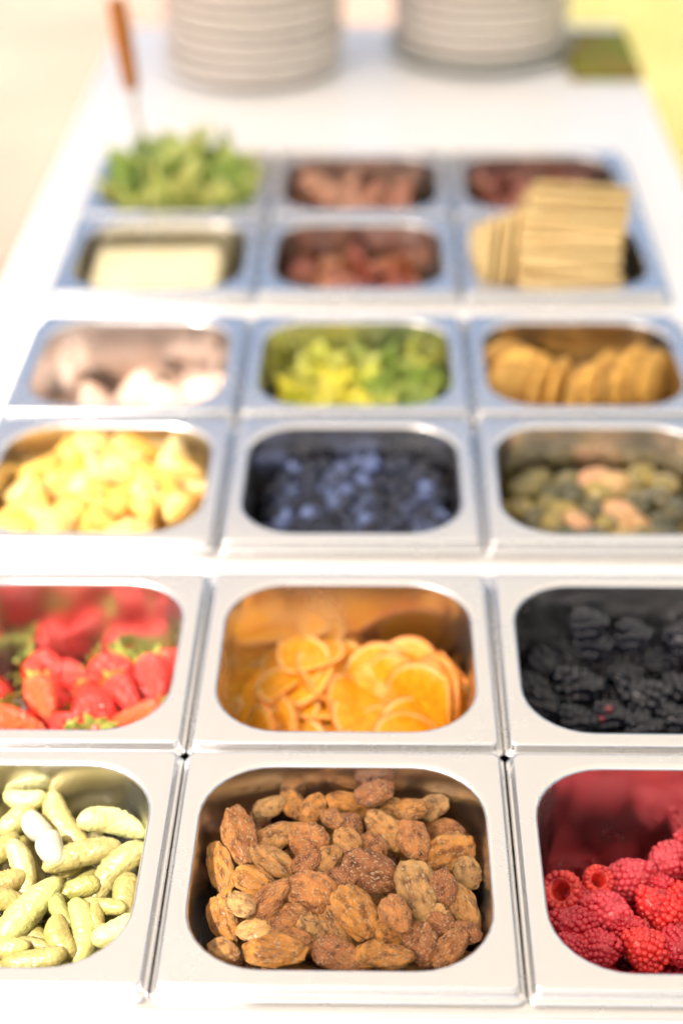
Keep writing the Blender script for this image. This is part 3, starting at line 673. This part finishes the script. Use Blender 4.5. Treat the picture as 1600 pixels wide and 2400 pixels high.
LEAF = food('lettuce_leaf', None, (.52, .54, .16), 30, .48, .68, .38, 120, .4, .002, sss=.2, srad=(.6, 1, .2), sscale=.003, coat=.2)
def leaf_mesh(seed, R, curl, ruf):
    rnd = random.Random(seed); ph = rnd.uniform(0, 6); wob = [rnd.uniform(-.3, .3) for _ in range(5)]
    def fn(r, a):
        rad = R * r * (1 + .18 * math.sin(3 * a + ph) + .1 * math.sin(7 * a + 2 * ph)); x, y = rad * math.cos(a), rad * .75 * math.sin(a)
        z = curl * (x * x + .3 * y * y) / R + ruf * R * r ** 2 * math.sin(9 * a + ph + 2 * wob[0]) * .5 + .12 * R * fbm((x / R, y / R, 0), 2.2, seed, 2)
        return (x, y, z)
    return sheet_mesh('lettuce_leaf', LEAF, fn, 7, 36, .0009)
LS = [leaf_mesh(s, .013, .9, .35) for s in range(5)]
items = []
for lvl, (zb, nx, ny) in enumerate(((-37, 8, 6), (-50, 8, 6))):
    for k, (x, y, z) in enumerate(heap(3, 1, nx, ny, lambda x, y: zb + max(0, y - 600) * .12 + 5 * noise.noise((x * .05, y * .05, 2)), 35 + lvl, 10)):
        u = (x + 70) / 140 + random.uniform(-.25, .25)
        t = ((.76, .68, .05), 'yellow') if u < .35 and y < 640 else ((.52, .55, .05), 'lime green') if u < .68 else ((.20, .30, .035), 'green')
        o = add('lettuce_piece', LS[k % 5], color=t[0]); o.matrix_world = frame(P(x, y, z), ang(random.uniform(0, 360)) + Vector((0, 0, random.uniform(-.8, .8))), facing(.3, .6)); items.append((o, ('lower ' if lvl else '') + t[1], x, y))
write_labels(items, 'chopped lettuce piece', 'lettuce', 'chopped lettuce in the fourth row pan')

TOAST = food('toast_crust', None, (.40, .20, .045), 160, .42, .66, .6, 500, .6, .002)
def toast_mesh(seed):
    rnd = random.Random(seed); seg = 36; v, f = [], []; pr = [(.001, .0024), (.013, .0028), (.0245, .0022), (.0266, .0008), (.0266, -.0008), (.0245, -.0022), (.013, -.0028), (.001, -.0024)]
    for r, z in pr:
        for k in range(seg):
            a = 2 * math.pi * k / seg; q = r * (1 + .05 * noise.noise((math.cos(a) * 1.5, math.sin(a) * 1.5, seed)) + .015 * math.cos(12 * a)); v.append((q * math.cos(a), q * math.sin(a), z + .0012 * noise.noise((q * 90 * math.cos(a), q * 90 * math.sin(a), seed))))
    for i in range(len(pr) - 1):
        for k in range(seg): f.append((i * seg + k, (i + 1) * seg + k, (i + 1) * seg + (k + 1) % seg, i * seg + (k + 1) % seg))
    return mesh_from('round_toast', v, f, TOAST)
TM = [toast_mesh(s) for s in range(4)]
TL = [(127, 590, -22, .22, -.88, .35), (134, 606, -20, .05, -.9, .4), (153, 600, -25, .80, -.58, .12), (163, 603, -27, .90, -.42, .05), (174, 602, -36, .95, -.25, .05), (181, 612, -36, .9, -.4, .1),
      (188, 592, -25, .55, -.80, .25), (198, 598, -18, .66, -.72, .2), (209, 600, -20, .72, -.68, .15), (219, 606, -17, .76, -.64, .12), (229, 609, -22, .8, -.58, .1), (238, 614, -24, .84, -.52, .1),
      (122, 628, -24, .1, -.9, .35), (190, 628, -48, .2, -.2, .95), (215, 632, -44, .1, -.2, .95), (135, 605, -60, 0, 0, 1), (180, 590, -66, .1, 0, 1), (220, 595, -60, -.1, 0, 1)]
items = []
for i, (x, y, z, nx, ny, nz) in enumerate(TL):
    k = (.62, 1.12, .82, 1.05)[i % 4] * random.uniform(.92, 1.08); o = add('round_toast', TM[i % 4], color=(.78 * k, .44 * k, .085 * k)); o.matrix_world = frame(P(x, y, z), ang(random.uniform(0, 360)) + Vector((0, 0, .4)), (nx, ny, nz), 1.08, 1.08, 1.25)
    items.append((o, 'upright' if nz < .5 else 'flat lying', x, y))
write_labels(items, 'golden round toast', 'toast', 'round toasts in the fourth row pan', 1)

# ------------------------------------------------------------------ fifth row: cheese, salami, crackers
CHEESE = food('pale_cheese', None, (.74, .66, .40), 30, .4, .7, .42, 120, .06, .001, sss=.35, srad=(1, .8, .4), sscale=.006)
CH = box_mesh('cheese_slice', CHEESE, .112, .092, .0042, .001, 2)
for i in range(12):
    top = 11 - i
    o = add('cheese_slice', CH, color=(.82, .74, .46)); o.matrix_world = frame(P(-187 + random.uniform(-3, 3), 806 + random.uniform(-4, 4), -68 + i * 4.5), ang(random.uniform(-3, 3)), (0, -.02, 1))
    tag(o, f'{"topmost" if top == 0 else "lowest" if top == 11 else ORD[top] + " from top"} pale cheese slice in the stack of the fifth row pan', 'cheese slice', 'cheese slices stacked in the fifth row')

MEAT = food('cured_meat', None, (.40, .18, .10), 70, .52, .66, .38, 200, .1, .001, sss=.15, srad=(1, .3, .2), sscale=.003, coat=.25)
def fold_mesh(seed, R):
    rnd = random.Random(seed); ph = rnd.uniform(0, 6); A = rnd.uniform(.55, .8)
    def fn(r, a):
        x, y = R * r * math.cos(a), R * r * math.sin(a); z = A * R * r * math.cos(2 * a + ph) * .8 + .25 * R * r * math.cos(3 * a + 2 * ph) + .04 * R * fbm((x / R, y / R, 0), 2, seed, 2)
        return (x * .72, y * .72, z)
    return sheet_mesh('folded_slice', MEAT, fn, 8, 32, .0016)
FM = [fold_mesh(s, .026) for s in range(6)]
def meats(r, c, zf, tones, noun, cat, group, seed):
    items = []
    for lvl in (0, 1):
        for k, (x, y, z) in enumerate(heap(r, c, 4, 3, lambda x, y: zf(x, y) - 20 * lvl, seed + lvl, 18, .2)):
            t = random.choice(tones); o = add('folded_slice', FM[(k + seed) % 6], color=t[0]); o.matrix_world = frame(P(x, y, z), ang(random.uniform(0, 360)), facing(.35, .4)); items.append((o, ('lower ' if lvl else '') + t[1], x, y))
    write_labels(items, noun, cat, group)
meats(4, 1, lambda x, y: -32 - .12 * abs(x), [((.38, .10, .025), 'orange red'), ((.26, .05, .025), 'deep red'), ((.42, .17, .08), 'pale red')], 'folded salami slice', 'salami', 'salami in the fifth row pan', 41)
meats(5, 1, lambda x, y: -26, [((.44, .20, .13), 'pink'), ((.36, .14, .08), 'rosy'), ((.46, .24, .15), 'pale pink')], 'folded ham slice', 'ham', 'ham in the far row pan', 47)
meats(5, 2, lambda x, y: -24, [((.26, .075, .05), 'dark red'), ((.33, .11, .07), 'reddish brown')], 'cured sausage slice', 'sausage', 'cured sausage in the far row pan', 53)

CRK = food('cracker_biscuit', None, (.62, .42, .16), 140, .48, .7, .6, 400, .3, .001)
CM = box_mesh('square_cracker', CRK, .090, .054, .0046, .0014, 2)
items = []
for i in range(14):
    t = i / 13; n = Vector((random.gauss(0, .05), .58 + .1 * t + random.gauss(0, .05), .80 - .1 * t)); k = random.uniform(.8, 1.12)
    p = P(186 + 10 * t * t + random.uniform(-4, 4), 774 + 76 * t, -20 + 58 * t + random.uniform(-1, 1)); o = add('square_cracker', CM, color=(.74 * k, .56 * k, .27 * k)); o.matrix_world = frame(p, Vector((1, random.gauss(0, .04), -.20 * t * t + random.gauss(0, .025))), n)
    items.append(o)
for k, o in enumerate(items): tag(o, f'{"nearest" if k == 0 else "rearmost and topmost" if k == 13 else ORD[k] + " from the front"} cracker of the large leaning stack', 'cracker', 'crackers leaning in the large stack')
left = []
for i in range(6):
    k = random.uniform(.88, 1.08); o = add('square_cracker', CM, color=(.72 * k, .54 * k, .25 * k)); o.matrix_world = frame(P(106 + i * 7.6 + random.uniform(-1, 1), 804 + 3 * i, -4 + i * 1.6), Vector((.12, .5, .86)), (1, .15 + random.uniform(-.12, .12), -.15 - .02 * i), .72, 1, 1); left.append(o)
for k, o in enumerate(left): tag(o, f'{"leftmost" if k == 0 else "rightmost" if k == 5 else ORD[k] + " from left"} cracker standing on edge beside the large stack', 'cracker', 'crackers standing on edge')
for k, (x, y, z) in enumerate([(150, 800, -50), (200, 830, -52), (185, 790, -44), (160, 790, -40)]):
    o = add('square_cracker', CM, color=(.68, .50, .22)); o.matrix_world = frame(P(x, y, z), (1, .1 * k, 0), (.05 * k, 0, 1)); tag(o, f'cracker lying flat low in the pan, {["lowest left", "lowest right", "upper right", "upper left"][k]} of four', 'cracker', 'crackers lying flat under the stacks')

# ------------------------------------------------------------------ far row: lettuce and the serving fork
LB = [leaf_mesh(20 + s, .030, .7, .3) for s in range(7)]
items = []
for lvl in range(3):
    for k, (x, y, z) in enumerate(heap(5, 0, (6, 6, 5)[lvl], (5, 5, 4)[lvl], lambda x, y: (-28, -9, 5)[lvl] - .004 * (x + 178) ** 2 * (.4 if lvl < 2 else 1) + (6 if y > 985 and lvl == 2 else 0) - (8 if y < 950 and lvl else 0), 60 + lvl, (16, 12, 18)[lvl], .25)):
        t = random.choice([((.25, .36, .06), 'mid green'), ((.42, .46, .11), 'light green'), ((.16, .26, .045), 'dark green'), ((.52, .52, .16), 'yellow green')])
        o = add('lettuce_leaf', LB[(k + lvl) % 7], color=t[0]); s = random.uniform(.7, 1.0)
        o.matrix_world = frame(P(x, y, z), ang(random.uniform(0, 360)) + Vector((0, 0, random.uniform(-.4, .4))), facing(.4, .45), s, s, s); items.append((o, (('buried', 'middle layer', 'topmost')[lvl] + ' ' + t[1]), x, y))
write_labels(items, 'lettuce leaf', 'lettuce', 'lettuce leaves heaped in the far row pan')

def lathe(name, prof, mat, seg=40):
    v, f = [], []
    for r, z in prof:
        for k in range(seg): a = 2 * math.pi * k / seg; v.append((r * math.cos(a), r * math.sin(a), z))
    for i in range(len(prof) - 1):
        for k in range(seg): f.append((i * seg + k, i * seg + (k + 1) % seg, (i + 1) * seg + (k + 1) % seg, (i + 1) * seg + k))
    return mesh_from(name, v, f, mat)
fk = bpy.data.objects.new('serving_fork', None); COL.objects.link(fk)
a_, b_ = P(-219, 1000, 40), P(-230.5, 1000, 174); ax = (b_ - a_).normalized(); fk.matrix_world = frame(a_, (1, 0, 0), ax)
tag(fk, 'serving fork with amber wooden handle standing in the lettuce', 'serving fork')
add('handle', lathe('handle', [(.0005, .0465), (.0060, .047), (.0078, .052), (.0088, .075), (.0094, .105), (.0092, .128), (.0080, .1335), (.0005, .135)], WOOD, 20), fk)
add('shaft', lathe('shaft', [(.0022, -.035), (.0024, 0), (.0028, .030), (.0046, .040), (.0048, .0475), (.0004, .048)], STEEL, 16), fk)
for k in (-1, 0, 1):
    tn = add('tine', lathe('tine', [(.0004, -.075), (.0013, -.060), (.0016, -.034), (.0010, -.030)], STEEL, 10), fk); tn.location = (k * .006, 0, 0); tn.rotation_euler = (0, -k * .05, 0)

# ------------------------------------------------------------------ plates and napkin at the far end
def plate_mesh(name, R, mat):
    t = .0045
    up = [(.0005, .0055), (R * .55, .0055), (R * .66, .0062), (R * .78, .0095), (R * .90, .0150), (R * .97, .0200), (R * .992, .0222)]
    dn = [(R, .0215), (R * 1.002, .0185), (R * 1.0, .0130), (R * .985, .0108), (R * .93, .0075), (R * .80, .0045), (R * .68, .0012), (R * .62, 0), (R * .56, .0), (R * .54, .0012), (.0005, .0012)]
    return lathe(name, up + dn, mat, 72)
PL = plate_mesh('dinner_plate', .1055, CERAMIC); PLB = plate_mesh('dinner_plate_wide', .112, CERAMIC_DARK)
for (cx, cy, nm) in ((-131, 1366, 'left'), (141, 1420, 'right')):
    n = 12
    for i in range(n):
        dark = (i == 0 and nm == 'right')
        o = add('dinner_plate', PLB if dark else PL); o.location = Vector((cx / 1000 + random.uniform(-.0018, .0018), cy / 1000 + random.uniform(-.0018, .0018), TABLE_Z + .0006 + i * .0138)); o.rotation_euler = (0, 0, random.uniform(0, 6))
        what = 'wider grey plate' if dark else 'greige stoneware plate'
        rank = 'at the bottom' if i == 0 else 'topmost' if i == n - 1 else ORD[i] + ' from the bottom'
        tag(o, f'{what}, {rank} of the {nm} plate stack', 'plate', f'plates in the {nm} stack')
NAP = food('olive_napkin', (.17, .21, .010), (.25, .16, .03), 14, .42, .62, .85, 600, .3, .0008)
nap = bpy.data.objects.new('folded_napkin', None); COL.objects.link(nap); nap.location = (.284, 1.392, TABLE_Z)
tag(nap, 'olive green napkin folded flat on the far right table corner', 'napkin')
for k in range(3):
    ly = add('fold_layer', box_mesh('fold_layer', NAP, .083 - .001 * k, .166 - .002 * k, .0034, .0012, 2, .0012, k, 3), nap); ly.location = (0, 0, .0022 + k * .0036)

# ------------------------------------------------------------------ unseen canopy, added overhead to shade most of the table
CANV, nd, ln, bs = new_mat('cream_canvas')
bs.inputs['Base Color'].default_value = (.70, .69, .68, 1); bs.inputs['Roughness'].default_value = .9
tr = nd.new('ShaderNodeBsdfTranslucent'); tr.inputs[0].default_value = (.66, .65, .62, 1)
mx = nd.new('ShaderNodeMixShader'); mx.inputs[0].default_value = .33
ln.new(bs.outputs[0], mx.inputs[1]); ln.new(tr.outputs[0], mx.inputs[2]); ln.new(mx.outputs[0], nd['Material Output'].inputs[0])
can = bpy.data.objects.new('unseen_shade_canopy', None); COL.objects.link(can); can.location = (0, 0, 0)
tag(can, 'unseen cream canvas canopy on thin poles, added above the table for its shade', 'canopy')
CZ = 1.75; X1, Y1, X0, Y0 = 1.7, 1.75, -1.7, -1.3
kx, ky = [-(CZ - TABLE_Z) * c / math.tan(SUN_EL) for c in Vector((HX, HY)).normalized()]     # how far the shade falls from the edge
edge = [(.0, -.62), (-.020, -.15), (-.043, .03), (-.078, .22), (-.097, .36), (-.106, .55), (-.108, .70), (-.13, .722), (-.34, .737)]   # edge of the added canopy, shaped from the shade outline on the table
ed_ = [(x - kx, y - ky) for x, y in edge]
poly = [(ed_[0][0], Y0), (X1, Y0), (X1, Y1), (X0, Y1), (X0, ed_[-1][1])] + ed_[::-1]
add('canvas', mesh_from('canvas', [(x, y, CZ) for x, y in poly], [tuple(range(len(poly)))], CANV, smooth=False), can)
XM, YM = ed_[0][0], ed_[-1][1]
pm = plain('pole_metal', (.5, .5, .5), .4)
for x, y in ((X1 - .03, Y0 + .03), (X1 - .03, Y1 - .03), (X0 + .03, Y1 - .03), (X0 + .03, YM + .03), (XM + .03, Y0 + .03)):
    o = add('pole', lathe('pole', [(.0005, 0), (.018, 0), (.018, CZ - .004), (.0005, CZ - .004)], pm, 14), can); o.location = (x, y, 0)
